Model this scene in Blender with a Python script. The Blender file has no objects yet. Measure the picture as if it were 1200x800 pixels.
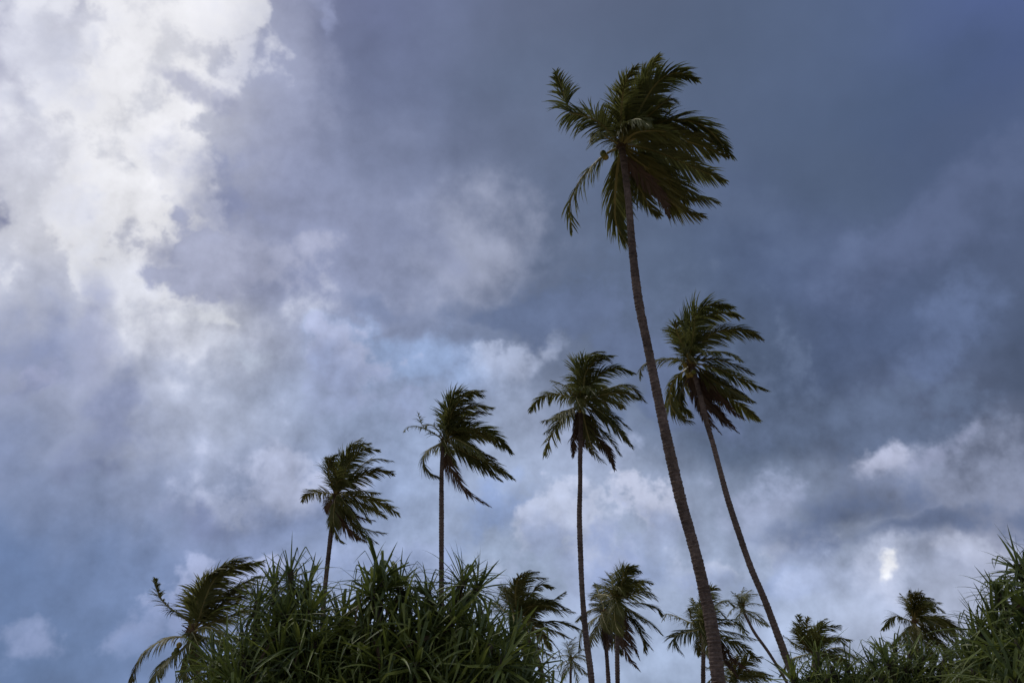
import bpy, math, random
import numpy as np
from mathutils import Vector, Matrix

# ------------------------------------------------------------------ camera, sky, sun, exposure
SC = bpy.context.scene
COL = SC.collection
R = math.radians
PITCH, FOCAL, EYE = R(25), 35 / 36 * 1200, 1.6          # focal length in pixels of the 1200 px wide photograph

cam_data = bpy.data.cameras.new('camera')
cam_data.lens, cam_data.sensor_width = 35, 36
cam_data.clip_end = 20000
cam = bpy.data.objects.new('camera', cam_data)
COL.objects.link(cam)
cam.location = (0, 0, EYE)
cam.rotation_euler = (R(90) + PITCH, 0, 0)
SC.camera = cam

SUN_AZ, SUN_EL = -60, 56                                  # the sun stands up left, behind the torn bright cloud
sun_data = bpy.data.lights.new('sun', 'SUN')
sun_data.energy, sun_data.angle, sun_data.color = 1.5, R(16), (1.0, 0.94, 0.86)
sun = bpy.data.objects.new('sun', sun_data)
COL.objects.link(sun)
_d = Vector((math.sin(R(SUN_AZ)) * math.cos(R(SUN_EL)), math.cos(R(SUN_AZ)) * math.cos(R(SUN_EL)), math.sin(R(SUN_EL))))
sun.rotation_euler = _d.to_track_quat('Z', 'Y').to_euler()
sun.location = (0, 0, 60)

SC.view_settings.view_transform = 'Standard'
SC.view_settings.look = 'None'
SC.view_settings.exposure = 0
SC.view_settings.gamma = 1
SC.view_settings.use_curve_mapping = False
SC.render.engine = 'CYCLES'
SC.cycles.max_bounces = 5
SC.cycles.adaptive_threshold = 0.02
SC.cycles.transparent_max_bounces = 4


def lin(c):
    c = c / 255
    return c / 12.92 if c <= 0.04045 else ((c + 0.055) / 1.055) ** 2.4


def rgb(c):
    return tuple(lin(v) for v in c)


def ray(px, py):
    """world direction seen at a pixel of the photograph"""
    x, y = (px - 600) / FOCAL, (400 - py) / FOCAL
    return Vector((x, math.cos(PITCH) - y * math.sin(PITCH), math.sin(PITCH) + y * math.cos(PITCH))).normalized()


def azel(px, py):
    d = ray(px, py)
    return math.degrees(math.atan2(d.x, d.y)), math.degrees(math.asin(d.z))


# ---- the sky: broken storm clouds as a function of world direction (azimuth, elevation)
world = bpy.data.worlds.new('World')
SC.world = world
world.use_nodes = True
WT = world.node_tree
WT.nodes.clear()
world.cycles.sampling_method = 'MANUAL'
world.cycles.sample_map_resolution = 512


class S:
    """a node socket with arithmetic"""
    def __init__(self, sock):
        self.s = sock

    def _op(self, op, *others, clamp=False):
        n = WT.nodes.new('ShaderNodeMath')
        n.operation = op
        n.use_clamp = clamp
        for i, a in enumerate((self,) + others):
            if isinstance(a, S):
                WT.links.new(a.s, n.inputs[i])
            else:
                n.inputs[i].default_value = a
        return S(n.outputs[0])

    def __add__(self, o): return self._op('ADD', o)
    def __sub__(self, o): return self._op('SUBTRACT', o)
    def __mul__(self, o): return self._op('MULTIPLY', o)
    def __truediv__(self, o): return self._op('DIVIDE', o)
    def sqrt(self): return self._op('SQRT')
    def abs(self): return self._op('ABSOLUTE')
    def max(self, o): return self._op('MAXIMUM', o)
    def madd(self, a, b): return self._op('MULTIPLY_ADD', a, b)

    def smooth(self, lo, hi, a=0.0, b=1.0):
        n = WT.nodes.new('ShaderNodeMapRange')
        n.interpolation_type = 'SMOOTHSTEP'
        if lo > hi:
            lo, hi, a, b = hi, lo, b, a
        WT.links.new(self.s, n.inputs['Value'])
        for k, v in (('From Min', lo), ('From Max', hi), ('To Min', a), ('To Max', b)):
            n.inputs[k].default_value = v
        return S(n.outputs['Result'])


def mix(fac, a, b, blend='MIX'):
    n = WT.nodes.new('ShaderNodeMix')
    n.data_type = 'RGBA'
    n.blend_type = blend
    n.clamp_factor = True
    for sock, v in ((n.inputs[0], fac), (n.inputs[6], a), (n.inputs[7], b)):
        if isinstance(v, S):
            WT.links.new(v.s, sock)
        elif isinstance(v, (int, float)):
            sock.default_value = v
        else:
            sock.default_value = (*v, 1)
    return S(n.outputs[2])


def noise(vec, scale, detail=6, rough=0.5, w=0.0, dist=0.0):
    mp = WT.nodes.new('ShaderNodeVectorMath')
    mp.operation = 'ADD'
    mp.inputs[1].default_value = (w, w * 0.7, -w * 1.3)
    WT.links.new(vec, mp.inputs[0])
    n = WT.nodes.new('ShaderNodeTexNoise')
    WT.links.new(mp.outputs[0], n.inputs['Vector'])
    for k, v in (('Scale', scale), ('Detail', detail), ('Roughness', rough), ('Distortion', dist)):
        n.inputs[k].default_value = v
    return n


geo = WT.nodes.new('ShaderNodeTexCoord')
DIR = geo.outputs['Generated']
sep = WT.nodes.new('ShaderNodeSeparateXYZ')
WT.links.new(DIR, sep.inputs[0])
dx, dy, dz = (S(sep.outputs[i]) for i in range(3))
AZ0 = dx._op('ARCTAN2', dy) * (180 / math.pi)
EL0 = dz._op('ARCSINE') * (180 / math.pi)

# ragged cloud outlines: the lookup direction is displaced by turbulence
wa = noise(DIR, 5.5, 6, 0.56, 1.3)
wb = noise(DIR, 5.5, 6, 0.56, 7.9)
w1, w2 = S(wa.outputs['Fac']) - 0.5, S(wb.outputs['Fac']) - 0.5
AZ = w1.madd(13.0, AZ0)
EL = w2.madd(13.0, EL0)
AZs = w1.madd(9, AZ0)
ELs = w2.madd(9, EL0)
BIL = S(noise(DIR, 13, 5, 0.6, 3.1).outputs['Fac']) - 0.5      # billows
FIN = S(noise(DIR, 42, 3.5, 0.62, 5.2).outputs['Fac']) - 0.5     # wisps
SOFT = S(noise(DIR, 7, 3, 0.5, 9.4).outputs['Fac']) - 0.5      # slow swelling

vor = WT.nodes.new('ShaderNodeTexVoronoi')                 # cauliflower lumps of the cumulus
vor.feature = 'F1'
vv_ = WT.nodes.new('ShaderNodeVectorMath')
vv_.operation = 'MULTIPLY_ADD'
vv_.inputs[1].default_value = (0.10, 0.10, 0.10)
WT.links.new(wa.outputs['Color'], vv_.inputs[0])
WT.links.new(DIR, vv_.inputs[2])
WT.links.new(vv_.outputs[0], vor.inputs['Vector'])
vor.inputs['Scale'].default_value = 26
vor.inputs['Detail'].default_value = 1.0
vor.inputs['Roughness'].default_value = 0.55
LUMP = S(vor.outputs['Distance'])._op('MULTIPLY_ADD', -1.0, 0.6)

# mean cloud colour, measured every 100 px across the photograph (13 columns, 9 rows)
MEAN = [
    [(125, 130, 160), (210, 212, 226), (238, 238, 243), (135, 140, 170), (108, 115, 150), (112, 122, 155), (97, 107, 133), (92, 103, 129), (89, 101, 127), (85, 99, 127), (87, 103, 137), (82, 98, 141), (85, 101, 149)],
    [(190, 192, 210), (222, 223, 232), (228, 229, 236), (160, 164, 188), (112, 120, 150), (104, 114, 143), (97, 109, 135), (92, 105, 131), (87, 101, 127), (81, 95, 121), (81, 97, 127), (77, 93, 125), (75, 91, 129)],
    [(195, 197, 214), (225, 226, 234), (222, 224, 232), (150, 156, 186), (145, 153, 182), (115, 125, 155), (98, 108, 133), (95, 107, 133), (89, 103, 131), (87, 101, 131), (79, 94, 121), (77, 91, 121), (85, 99, 131)],
    [(215, 217, 228), (228, 229, 236), (175, 178, 200), (140, 148, 180), (140, 148, 180), (150, 158, 185), (112, 123, 151), (90, 104, 130), (86, 101, 129), (84, 99, 134), (84, 97, 129), (84, 96, 126), (82, 94, 122)],
    [(164, 171, 197), (169, 175, 201), (219, 221, 231), (169, 176, 199), (145, 153, 182), (130, 142, 175), (107, 120, 149), (97, 109, 134), (90, 105, 132), (76, 89, 114), (84, 99, 134), (84, 99, 129), (77, 89, 114)],
    [(144, 153, 181), (154, 163, 191), (179, 187, 211), (164, 175, 201), (150, 164, 196), (150, 168, 202), (157, 169, 196), (132, 144, 172), (102, 117, 144), (92, 107, 134), (97, 107, 132), (97, 105, 130), (74, 85, 108)],
    [(105, 125, 165), (110, 128, 168), (135, 148, 182), (118, 132, 168), (134, 153, 193), (164, 179, 209), (164, 179, 209), (169, 181, 209), (164, 177, 204), (154, 167, 194), (124, 135, 162), (126, 135, 160), (154, 159, 184)],
    [(95, 118, 160), (110, 132, 172), (110, 132, 175), (140, 152, 190), (159, 173, 205), (164, 179, 209), (164, 181, 209), (164, 179, 209), (164, 179, 209), (164, 179, 209), (179, 191, 216), (174, 183, 209), (164, 171, 194)],
    [(88, 110, 150), (105, 125, 165), (120, 140, 180), (140, 155, 192), (154, 171, 205), (159, 174, 204), (159, 176, 206), (159, 176, 206), (159, 176, 206), (162, 177, 206), (169, 181, 209), (169, 179, 204), (164, 173, 196)],
]


def mean_colour(az, el):
    """the measured colour in a direction of the sky"""
    a, e = R(az), R(el)
    d = Vector((math.sin(a) * math.cos(e), math.cos(a) * math.cos(e), math.sin(e)))
    fw = d.y * math.cos(PITCH) + d.z * math.sin(PITCH)
    x = min(max((600 + FOCAL * d.x / fw) / 100, 0), 11.999)
    y = min(max((400 - FOCAL * (d.z * math.cos(PITCH) - d.y * math.sin(PITCH)) / fw) / 100, 0), 7.999)
    i, j = int(x), int(y)
    u, v = x - i, y - j
    return tuple((1 - v) * ((1 - u) * MEAN[j][i][c] + u * MEAN[j][i + 1][c]) + v * ((1 - u) * MEAN[j + 1][i][c] + u * MEAN[j + 1][i + 1][c]) for c in range(3))


# one row of colour stops per elevation, a stop every 4 degrees of azimuth from -36 to 36
STOPS = 19
total = None
t = AZs._op('MULTIPLY_ADD', 1 / 72, 0.5)
for el in range(4, 49, 4):
    ramp = WT.nodes.new('ShaderNodeValToRGB')
    cr = ramp.color_ramp
    cr.interpolation = 'B_SPLINE'
    while len(cr.elements) < STOPS:
        cr.elements.new(0.5)
    for k in range(STOPS):
        cr.elements[k].position = k / (STOPS - 1)
        cr.elements[k].color = (*rgb(mean_colour(-36 + 4 * k, el)), 1)
    WT.links.new(t.s, ramp.inputs[0])
    if total is None:
        total = S(ramp.outputs[0])
    else:
        total = mix(ELs.smooth(el - 4, el), total, S(ramp.outputs[0]))


def plane(u, v):
    n = WT.nodes.new('ShaderNodeCombineXYZ')
    WT.links.new(u.s, n.inputs[0])
    WT.links.new(v.s, n.inputs[1])
    return n.outputs[0]


RAGGED, CALM = plane(AZ, EL), plane(AZs, ELs)
EDGE = FIN.madd(0.35, LUMP.madd(0.22, BIL))


def cloud(base, px, py, rx, ry, col, amount=1.0, soft=0.5, rough=0.5, rot=0, more=(), warped=True, lift=0.0, body=None):
    """one cloud bank laid over the sky: ellipses in degrees whose edge is eaten by turbulence;
    lift > 0 gives a crisp crown and a base that dissolves"""
    field = heave = None
    for (qx, qy, ax, ay, ro) in [(px, py, rx, ry, rot)] + [tuple(m) + (0,) * (5 - len(m)) for m in more]:
        a0, e0 = azel(qx, qy)
        k = 1 / 20.4                                       # degrees per photograph pixel
        sx, sy = ax * k / math.cos(R(e0)), ay * k
        if ro:
            c, n = math.cos(R(ro)), math.sin(R(ro))
            uu, vv = (AZ, EL) if warped else (AZs, ELs)
            p = uu.madd(c / sx, vv.madd(n / sx, -(a0 * c + e0 * n) / sx))
            q = uu.madd(-n / sy, vv.madd(c / sy, (a0 * n - e0 * c) / sy))
            f = (p * p + q * q).sqrt()
        else:
            mp = WT.nodes.new('ShaderNodeVectorMath')
            mp.operation = 'MULTIPLY_ADD'
            mp.inputs[1].default_value = (1 / sx, 1 / sy, 0)
            mp.inputs[2].default_value = (-a0 / sx, -e0 / sy, 0)
            WT.links.new(RAGGED if warped else CALM, mp.inputs[0])
            ln = WT.nodes.new('ShaderNodeVectorMath')
            ln.operation = 'LENGTH'
            WT.links.new(mp.outputs[0], ln.inputs[0])
            f = S(ln.outputs['Value'])
        field = f if field is None else field._op('MINIMUM', f)
        if lift and heave is None:
            heave = (EL if warped else ELs).madd(1 / sy, -e0 / sy)
    field = EDGE.madd(-4.5 * rough, field)
    m = field.smooth(1 + soft, 1 - soft, 0.0, amount)
    if lift:
        m = m * heave.smooth(-1.0, 0.5, 1 - lift, 1.0)
    if body:                                               # sunlit crown over a shaded body
        if heave is None:
            raise ValueError('a body needs lift')
        lit = heave.smooth(-0.15, 0.75).max(field.smooth(0.62, 1.0) * heave.smooth(-0.4, 0.3))
        return mix(m, base, mix(lit, rgb(body), rgb(col)))
    return mix(m, base, rgb(col))


CLOUDS = [
    # the torn bright cloud with the sun behind it
    ((170, -10, 105, 70, (238, 238, 243)), dict(soft=0.35, rough=0.85, more=[(235, 45, 60, 45), (150, 120, 92, 112), (195, 190, 52, 66), (140, 260, 108, 80), (215, 240, 25, 28), (105, 310, 90, 50), (110, 345, 85, 42), (185, 350, 45, 30)])),
    ((150, 365, 120, 60, (214, 217, 229)), dict(soft=0.95, rough=0.9, amount=0.8)),
    ((45, 60, 60, 90, (214, 216, 228)), dict(soft=0.6, rough=1.0, amount=0.7, more=[(30, 220, 60, 60)])),
    ((280, 58, 22, 18, (238, 238, 242)), dict(soft=0.4, rough=0.7)),
    ((212, 138, 44, 12, (158, 162, 188)), dict(soft=0.7, rough=0.8, rot=-15, amount=0.7, more=[(250, 152, 30, 12, -15)])),
    ((3, 266, 17, 24, (125, 130, 162)), dict(soft=0.5, rough=0.5, amount=0.9)),
    ((70, 75, 34, 26, (184, 188, 207)), dict(soft=0.8, rough=0.9, amount=0.55, more=[(40, 145, 30, 10, -15)])),
    ((265, 222, 55, 24, (122, 131, 168)), dict(soft=0.8, rough=0.5, amount=0.7)),
    ((205, 292, 45, 26, (160, 165, 190)), dict(soft=0.4, rough=0.9, amount=0.95, more=[(225, 325, 55, 30, -20), (275, 290, 70, 45)])),
    ((10, 415, 55, 32, (122, 134, 172)), dict(soft=0.9, rough=0.6, amount=0.7)),
    ((97, 405, 20, 45, (145, 152, 184)), dict(soft=0.9, rough=0.6, amount=0.6)),
    ((245, 395, 30, 16, (222, 225, 234)), dict(soft=0.5, rough=0.8, amount=0.85)),
    ((290, 435, 40, 16, (190, 200, 220)), dict(soft=0.8, rough=0.8, amount=0.6)),
    # pale smudges on the grey cloud
    ((385, 45, 16, 7, (140, 148, 182)), dict(soft=0.8, rough=0.3)),
    ((330, 100, 70, 60, (160, 166, 192)), dict(soft=0.8, rough=0.4, amount=0.6)),
    ((540, 310, 75, 55, (160, 166, 188)), dict(soft=0.9, rough=0.5, amount=0.75)),
    ((470, 290, 60, 22, (126, 135, 166)), dict(soft=0.8, rough=0.6, amount=0.5, rot=-25)),
    ((455, 372, 34, 14, (118, 130, 162)), dict(soft=0.7, rough=0.7, amount=0.75)),
    # folds in the rain cloud
    ((980, 205, 80, 52, (79, 93, 119)), dict(soft=0.8, rough=0.3, amount=0.7)),
    ((1130, 262, 130, 26, (99, 112, 146)), dict(soft=0.8, rough=0.35, amount=0.65, rot=14)),
    ((1085, 385, 60, 20, (105, 121, 158)), dict(soft=0.8, rough=0.5, amount=0.7, rot=25)),
    ((830, 260, 120, 40, (98, 113, 143)), dict(soft=0.9, rough=0.3, amount=0.5, rot=-20)),
    # lower edge of the rain cloud and the paler sky under it
    ((470, 440, 85, 34, (152, 174, 214)), dict(soft=0.6, rough=0.6, amount=0.8)),
    ((860, 440, 140, 62, (94, 108, 136)), dict(soft=0.35, rough=0.8, amount=0.75, rot=-22, more=[(730, 390, 120, 46, -10), (1000, 480, 130, 50, -15)])),
    ((605, 448, 62, 24, (178, 189, 217)), dict(lift=0.7, soft=0.5, rough=0.8, amount=0.85)),
    ((610, 385, 80, 26, (100, 114, 146)), dict(soft=0.4, rough=0.6, amount=0.9, more=[(645, 415, 24, 22), (700, 400, 70, 40), (800, 440, 90, 40, -25)])),
    ((415, 462, 48, 46, (170, 177, 206)), dict(lift=0.8, body=(150, 160, 194), soft=0.3, rough=0.8, amount=0.85, more=[(465, 490, 42, 28)])),
    # low cumulus, sunlit crowns over shaded bodies
    ((310, 585, 105, 52, (184, 191, 217)), dict(lift=0.9, body=(122, 135, 172), soft=0.35, rough=0.55, amount=0.75, more=[(330, 550, 46, 38), (376, 560, 26, 22)])),
    ((235, 580, 34, 17, (122, 132, 168)), dict(soft=0.8, rough=0.5, amount=0.6)),
    ((125, 480, 22, 30, (118, 128, 164)), dict(soft=0.8, rough=0.5, amount=0.65, more=[(130, 515, 25, 16)])),
    ((5, 468, 30, 30, (160, 165, 196)), dict(lift=0.8, body=(135, 144, 178), soft=0.4, rough=0.7, amount=0.8, more=[(10, 520, 34, 26)])),
    ((42, 700, 14, 20, (146, 158, 194)), dict(lift=0.6, soft=0.7, rough=1.3, amount=0.5)),
    ((145, 728, 60, 24, (144, 157, 195)), dict(lift=0.6, soft=0.7, rough=1.4, amount=0.6)),
    ((275, 690, 75, 46, (164, 174, 208)), dict(lift=0.7, body=(140, 152, 190), soft=0.3, rough=0.8, amount=0.85, more=[(330, 655, 40, 26)])),
    ((480, 660, 60, 36, (160, 174, 210)), dict(lift=0.8, body=(140, 156, 196), soft=0.35, rough=0.8, amount=0.7)),
    ((560, 610, 55, 24, (128, 150, 196)), dict(soft=0.7, rough=0.7, amount=0.65)),
    ((640, 650, 72, 46, (190, 198, 222)), dict(lift=0.8, body=(152, 164, 199), soft=0.28, rough=0.8, amount=0.8, more=[(600, 670, 40, 30)])),
    ((720, 545, 50, 24, (166, 178, 208)), dict(lift=0.7, soft=0.5, rough=0.9, amount=0.6)),
    ((770, 605, 46, 42, (194, 200, 223)), dict(lift=0.8, body=(156, 168, 202), soft=0.25, rough=0.7, amount=0.85, more=[(735, 640, 45, 26)])),
    ((710, 650, 40, 20, (130, 148, 190)), dict(soft=0.7, rough=0.6, amount=0.5)),
    ((830, 660, 55, 34, (186, 195, 220)), dict(lift=0.8, body=(148, 162, 198), soft=0.3, rough=0.8, amount=0.7)),
    ((888, 572, 46, 50, (160, 170, 200)), dict(lift=0.6, soft=0.5, rough=0.8, amount=0.75)),
    ((950, 640, 60, 30, (180, 188, 212)), dict(lift=0.8, body=(140, 152, 186), soft=0.35, rough=0.8, amount=0.7)),
    ((900, 690, 50, 22, (136, 154, 196)), dict(soft=0.7, rough=0.6, amount=0.5)),
    # right: puffs breaking out under the rain cloud
    ((1140, 562, 85, 34, (148, 157, 184)), dict(soft=0.8, rough=0.8, amount=0.75, more=[(1105, 530, 32, 26)])),
    ((1040, 526, 26, 16, (176, 181, 205)), dict(lift=0.4, soft=0.75, rough=1.0, amount=0.85)),
    ((1112, 512, 12, 10, (150, 157, 186)), dict(soft=0.9, rough=1.0, amount=0.7)),
    ((1000, 595, 85, 36, (96, 109, 140)), dict(soft=0.55, rough=0.6, amount=0.9, more=[(1090, 625, 115, 24)])),
    ((1150, 668, 60, 22, (180, 187, 210)), dict(lift=0.7, soft=0.4, rough=0.9, amount=0.8)),
    ((1000, 700, 85, 40, (172, 184, 214)), dict(lift=0.7, soft=0.5, rough=0.8, amount=0.65)),
    ((1046, 672, 34, 30, (184, 191, 213)), dict(soft=0.9, rough=0.9, amount=0.7)),
    ((1046, 662, 9, 6, (226, 228, 235)), dict(soft=0.7, rough=0.9, warped=False, more=[(1037, 678, 6, 8, -30), (1042, 670, 8, 9, -35)])),
]

sky = total
for f in CLOUDS:
    sky = cloud(sky, *f[0], **f[1])

# inner modelling of the cloud masses: billows towards the torn bright part and the low cumulus, smooth in the rain cloud
def lobe(px, py, r):
    a0, e0 = azel(px, py)
    u, v = AZ0 - a0, EL0 - e0
    return (u * u + v * v).sqrt().smooth(r / 20.4 * 1.6, 0.0)


rugged = (lobe(150, 260, 420) * 0.38 + lobe(400, 640, 460) * 0.75 + lobe(750, 720, 420) * 0.6 + lobe(1080, 580, 260) * 0.8)._op('ADD', 0.12)
sw = WT.nodes.new('ShaderNodeVectorMath')
sw.operation = 'ADD'
sw.inputs[1].default_value = (-0.013, 0.0, 0.013)
WT.links.new(DIR, sw.inputs[0])
sunward = sw.outputs[0]
BIL_SUN = S(noise(sunward, 13, 5, 0.6, 3.1).outputs['Fac']) - 0.5
relief = BIL - BIL_SUN                                     # billows are brighter on the side turned to the sun
shade = (BIL * 0.5 + FIN * 0.2 + LUMP * 0.16 + relief * 0.75) * rugged + SOFT * 0.3
gain = shade._op('ADD', 1.0)
vm = WT.nodes.new('ShaderNodeVectorMath')
vm.operation = 'SCALE'
WT.links.new(sky.s, vm.inputs[0])
WT.links.new(gain.s, vm.inputs['Scale'])
sky = S(vm.outputs[0])

# the same broken cloud goes on all round and overhead
far = noise(DIR, 2.6, 5, 0.55, 2.7)
ramp = WT.nodes.new('ShaderNodeValToRGB')
for k, (pos, c) in enumerate([(0.3, (88, 103, 134)), (0.48, (124, 138, 170)), (0.58, (172, 180, 205)), (0.7, (228, 230, 238))]):
    e = ramp.color_ramp.elements[k] if k < 2 else ramp.color_ramp.elements.new(pos)
    e.position, e.color = pos, (*rgb(c), 1)
WT.links.new(far.outputs['Fac'], ramp.inputs[0])
beyond = (AZ.abs()).smooth(37, 50).max(EL.smooth(48, 60))
sky = mix(beyond, sky, S(ramp.outputs[0]))

# a little of the clear sky's own blue comes through the thinner cloud
nish = WT.nodes.new('ShaderNodeTexSky')
nish.sky_type = 'NISHITA'
nish.sun_disc = False
nish.sun_elevation = R(SUN_EL)
nish.sun_rotation = R(SUN_AZ)
STRENGTH = 0.1
vs = WT.nodes.new('ShaderNodeVectorMath')
vs.operation = 'SCALE'
WT.links.new(sky.s, vs.inputs[0])
vs.inputs['Scale'].default_value = 1 / STRENGTH
sky = mix(0.96, S(nish.outputs[0]), S(vs.outputs[0]))
bg = WT.nodes.new('ShaderNodeBackground')
bg.inputs['Strength'].default_value = STRENGTH
WT.links.new(sky.s, bg.inputs['Color'])
out = WT.nodes.new('ShaderNodeOutputWorld')
WT.links.new(bg.outputs[0], out.inputs[0])


# ------------------------------------------------------------------ materials
def material(name, build):
    m = bpy.data.materials.new(name)
    m.use_nodes = True
    nt = m.node_tree
    nt.nodes.clear()
    o = nt.nodes.new('ShaderNodeOutputMaterial')
    nt.links.new(build(nt), o.inputs[0])
    return m


def leaf_material(name, dark, light, rough=0.5, translucent=0.25, scale=1.2, tip=None):
    """leaf blade: mottled green, a little light comes through it"""
    def build(nt):
        N, L = nt.nodes.new, nt.links.new
        tc = N('ShaderNodeTexCoord')
        oi = N('ShaderNodeObjectInfo')
        no = N('ShaderNodeTexNoise')
        no.inputs['Scale'].default_value = scale
        no.inputs['Detail'].default_value = 4
        L(tc.outputs['Object'], no.inputs['Vector'])
        add = N('ShaderNodeMath')
        add.operation = 'MULTIPLY_ADD'
        add.inputs[1].default_value = 0.7
        L(oi.outputs['Random'], add.inputs[0])
        sub = N('ShaderNodeMath')
        sub.operation = 'SUBTRACT'
        sub.inputs[1].default_value = 0.35
        L(no.outputs['Fac'], sub.inputs[0])
        L(sub.outputs[0], add.inputs[2])
        rp = N('ShaderNodeValToRGB')
        rp.color_ramp.elements[0].position = 0.1
        rp.color_ramp.elements[0].color = (*dark, 1)
        rp.color_ramp.elements[1].position = 0.85
        rp.color_ramp.elements[1].color = (*light, 1)
        L(add.outputs[0], rp.inputs[0])
        col = rp.outputs[0]
        if tip:                                            # dry brown towards the leaf ends (uv.y runs along the leaf)
            uv = N('ShaderNodeSeparateXYZ')
            L(tc.outputs['UV'], uv.inputs[0])
            ns = N('ShaderNodeTexNoise')
            ns.inputs['Scale'].default_value = 3.0
            L(tc.outputs['Object'], ns.inputs['Vector'])
            ad = N('ShaderNodeMath')
            ad.operation = 'ADD'
            L(uv.outputs[1], ad.inputs[0])
            L(ns.outputs['Fac'], ad.inputs[1])
            mr = N('ShaderNodeMapRange')
            mr.inputs['From Min'].default_value = 1.3
            mr.inputs['From Max'].default_value = 1.75
            L(ad.outputs[0], mr.inputs['Value'])
            mx = N('ShaderNodeMix')
            mx.data_type = 'RGBA'
            mx.inputs[7].default_value = (*tip, 1)
            L(mr.outputs[0], mx.inputs[0])
            L(col, mx.inputs[6])
            col = mx.outputs[2]
        p = N('ShaderNodeBsdfPrincipled')
        p.inputs['Roughness'].default_value = rough
        p.inputs['Specular IOR Level'].default_value = 0.3
        L(col, p.inputs['Base Color'])
        tr = N('ShaderNodeBsdfTranslucent')
        L(col, tr.inputs['Color'])
        ms = N('ShaderNodeMixShader')
        ms.inputs[0].default_value = translucent
        L(p.outputs[0], ms.inputs[1])
        L(tr.outputs[0], ms.inputs[2])
        return ms.outputs[0]
    return material(name, build)


def bark_material(name, dark, light, scale=6.0, rough=0.9):
    def build(nt):
        N, L = nt.nodes.new, nt.links.new
        tc = N('ShaderNodeTexCoord')
        mp = N('ShaderNodeMapping')
        mp.inputs['Scale'].default_value = (1, 1, 1.6)
        L(tc.outputs['Object'], mp.inputs[0])
        no = N('ShaderNodeTexNoise')
        no.inputs['Scale'].default_value = scale
        no.inputs['Detail'].default_value = 7
        no.inputs['Roughness'].default_value = 0.65
        L(mp.outputs[0], no.inputs['Vector'])
        rp = N('ShaderNodeValToRGB')
        rp.color_ramp.elements[0].position = 0.32
        rp.color_ramp.elements[0].color = (*dark, 1)
        rp.color_ramp.elements[1].position = 0.7
        rp.color_ramp.elements[1].color = (*light, 1)
        L(no.outputs['Fac'], rp.inputs[0])
        st = N('ShaderNodeTexNoise')                       # grey lichen and damp stains
        st.inputs['Scale'].default_value = scale * 0.14
        st.inputs['Detail'].default_value = 5
        L(tc.outputs['Object'], st.inputs['Vector'])
        sm = N('ShaderNodeMapRange')
        sm.inputs['From Min'].default_value = 0.35
        sm.inputs['From Max'].default_value = 0.65
        sm.inputs['To Min'].default_value = 0.65
        sm.inputs['To Max'].default_value = 1.3
        L(st.outputs['Fac'], sm.inputs['Value'])
        vs_ = N('ShaderNodeVectorMath')
        vs_.operation = 'SCALE'
        L(rp.outputs[0], vs_.inputs[0])
        L(sm.outputs[0], vs_.inputs['Scale'])
        bp = N('ShaderNodeBump')
        bp.inputs['Strength'].default_value = 0.6
        bp.inputs['Distance'].default_value = 0.03
        L(no.outputs['Fac'], bp.inputs['Height'])
        p = N('ShaderNodeBsdfPrincipled')
        p.inputs['Roughness'].default_value = rough
        p.inputs['Specular IOR Level'].default_value = 0.15
        L(vs_.outputs[0], p.inputs['Base Color'])
        L(bp.outputs[0], p.inputs['Normal'])
        return p.outputs[0]
    return material(name, build)


M = {
    'frond': leaf_material('palm_frond_green', (0.085, 0.095, 0.026), (0.175, 0.172, 0.046), translucent=0.5, tip=(0.09, 0.062, 0.03)),
    'frond_fresh': leaf_material('palm_frond_yellow_green', (0.085, 0.09, 0.024), (0.16, 0.145, 0.036), translucent=0.35, tip=(0.12, 0.085, 0.035)),
    'frond_dead': leaf_material('palm_frond_withered', (0.06, 0.036, 0.024), (0.12, 0.072, 0.046), translucent=0.1),
    'rachis': leaf_material('palm_leaf_stalk', (0.17, 0.15, 0.045), (0.28, 0.23, 0.075), translucent=0.0),
    'rachis_dead': leaf_material('palm_leaf_stalk_withered', (0.06, 0.04, 0.025), (0.11, 0.075, 0.045), translucent=0.0),
    'bark': bark_material('palm_bark', (0.055, 0.039, 0.031), (0.175, 0.128, 0.10)),
    'fibre': bark_material('palm_leaf_base_fibre', (0.06, 0.038, 0.022), (0.17, 0.11, 0.06), scale=9),
    'coconut': bark_material('coconut_husk', (0.20, 0.15, 0.035), (0.33, 0.24, 0.05), scale=3, rough=0.5),
    'coconut_green': bark_material('coconut_husk_green', (0.09, 0.10, 0.025), (0.16, 0.16, 0.04), scale=3, rough=0.5),
    'screw_green': leaf_material('screw_pine_leaf_green', (0.085, 0.115, 0.026), (0.165, 0.195, 0.044), rough=0.48, translucent=0.25, tip=(0.085, 0.075, 0.035)),
    'screw_light': leaf_material('screw_pine_leaf_light', (0.12, 0.155, 0.03), (0.215, 0.245, 0.05), rough=0.48, translucent=0.3, tip=(0.10, 0.085, 0.035)),
    'screw_dark': leaf_material('screw_pine_leaf_dark', (0.052, 0.074, 0.022), (0.10, 0.13, 0.036), rough=0.48, translucent=0.2),
    'screw_dead': leaf_material('screw_pine_leaf_dry', (0.06, 0.038, 0.018), (0.12, 0.08, 0.04), rough=0.8, translucent=0.1),
    'stem': bark_material('screw_pine_bark', (0.05, 0.04, 0.032), (0.13, 0.105, 0.08)),
}


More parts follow.
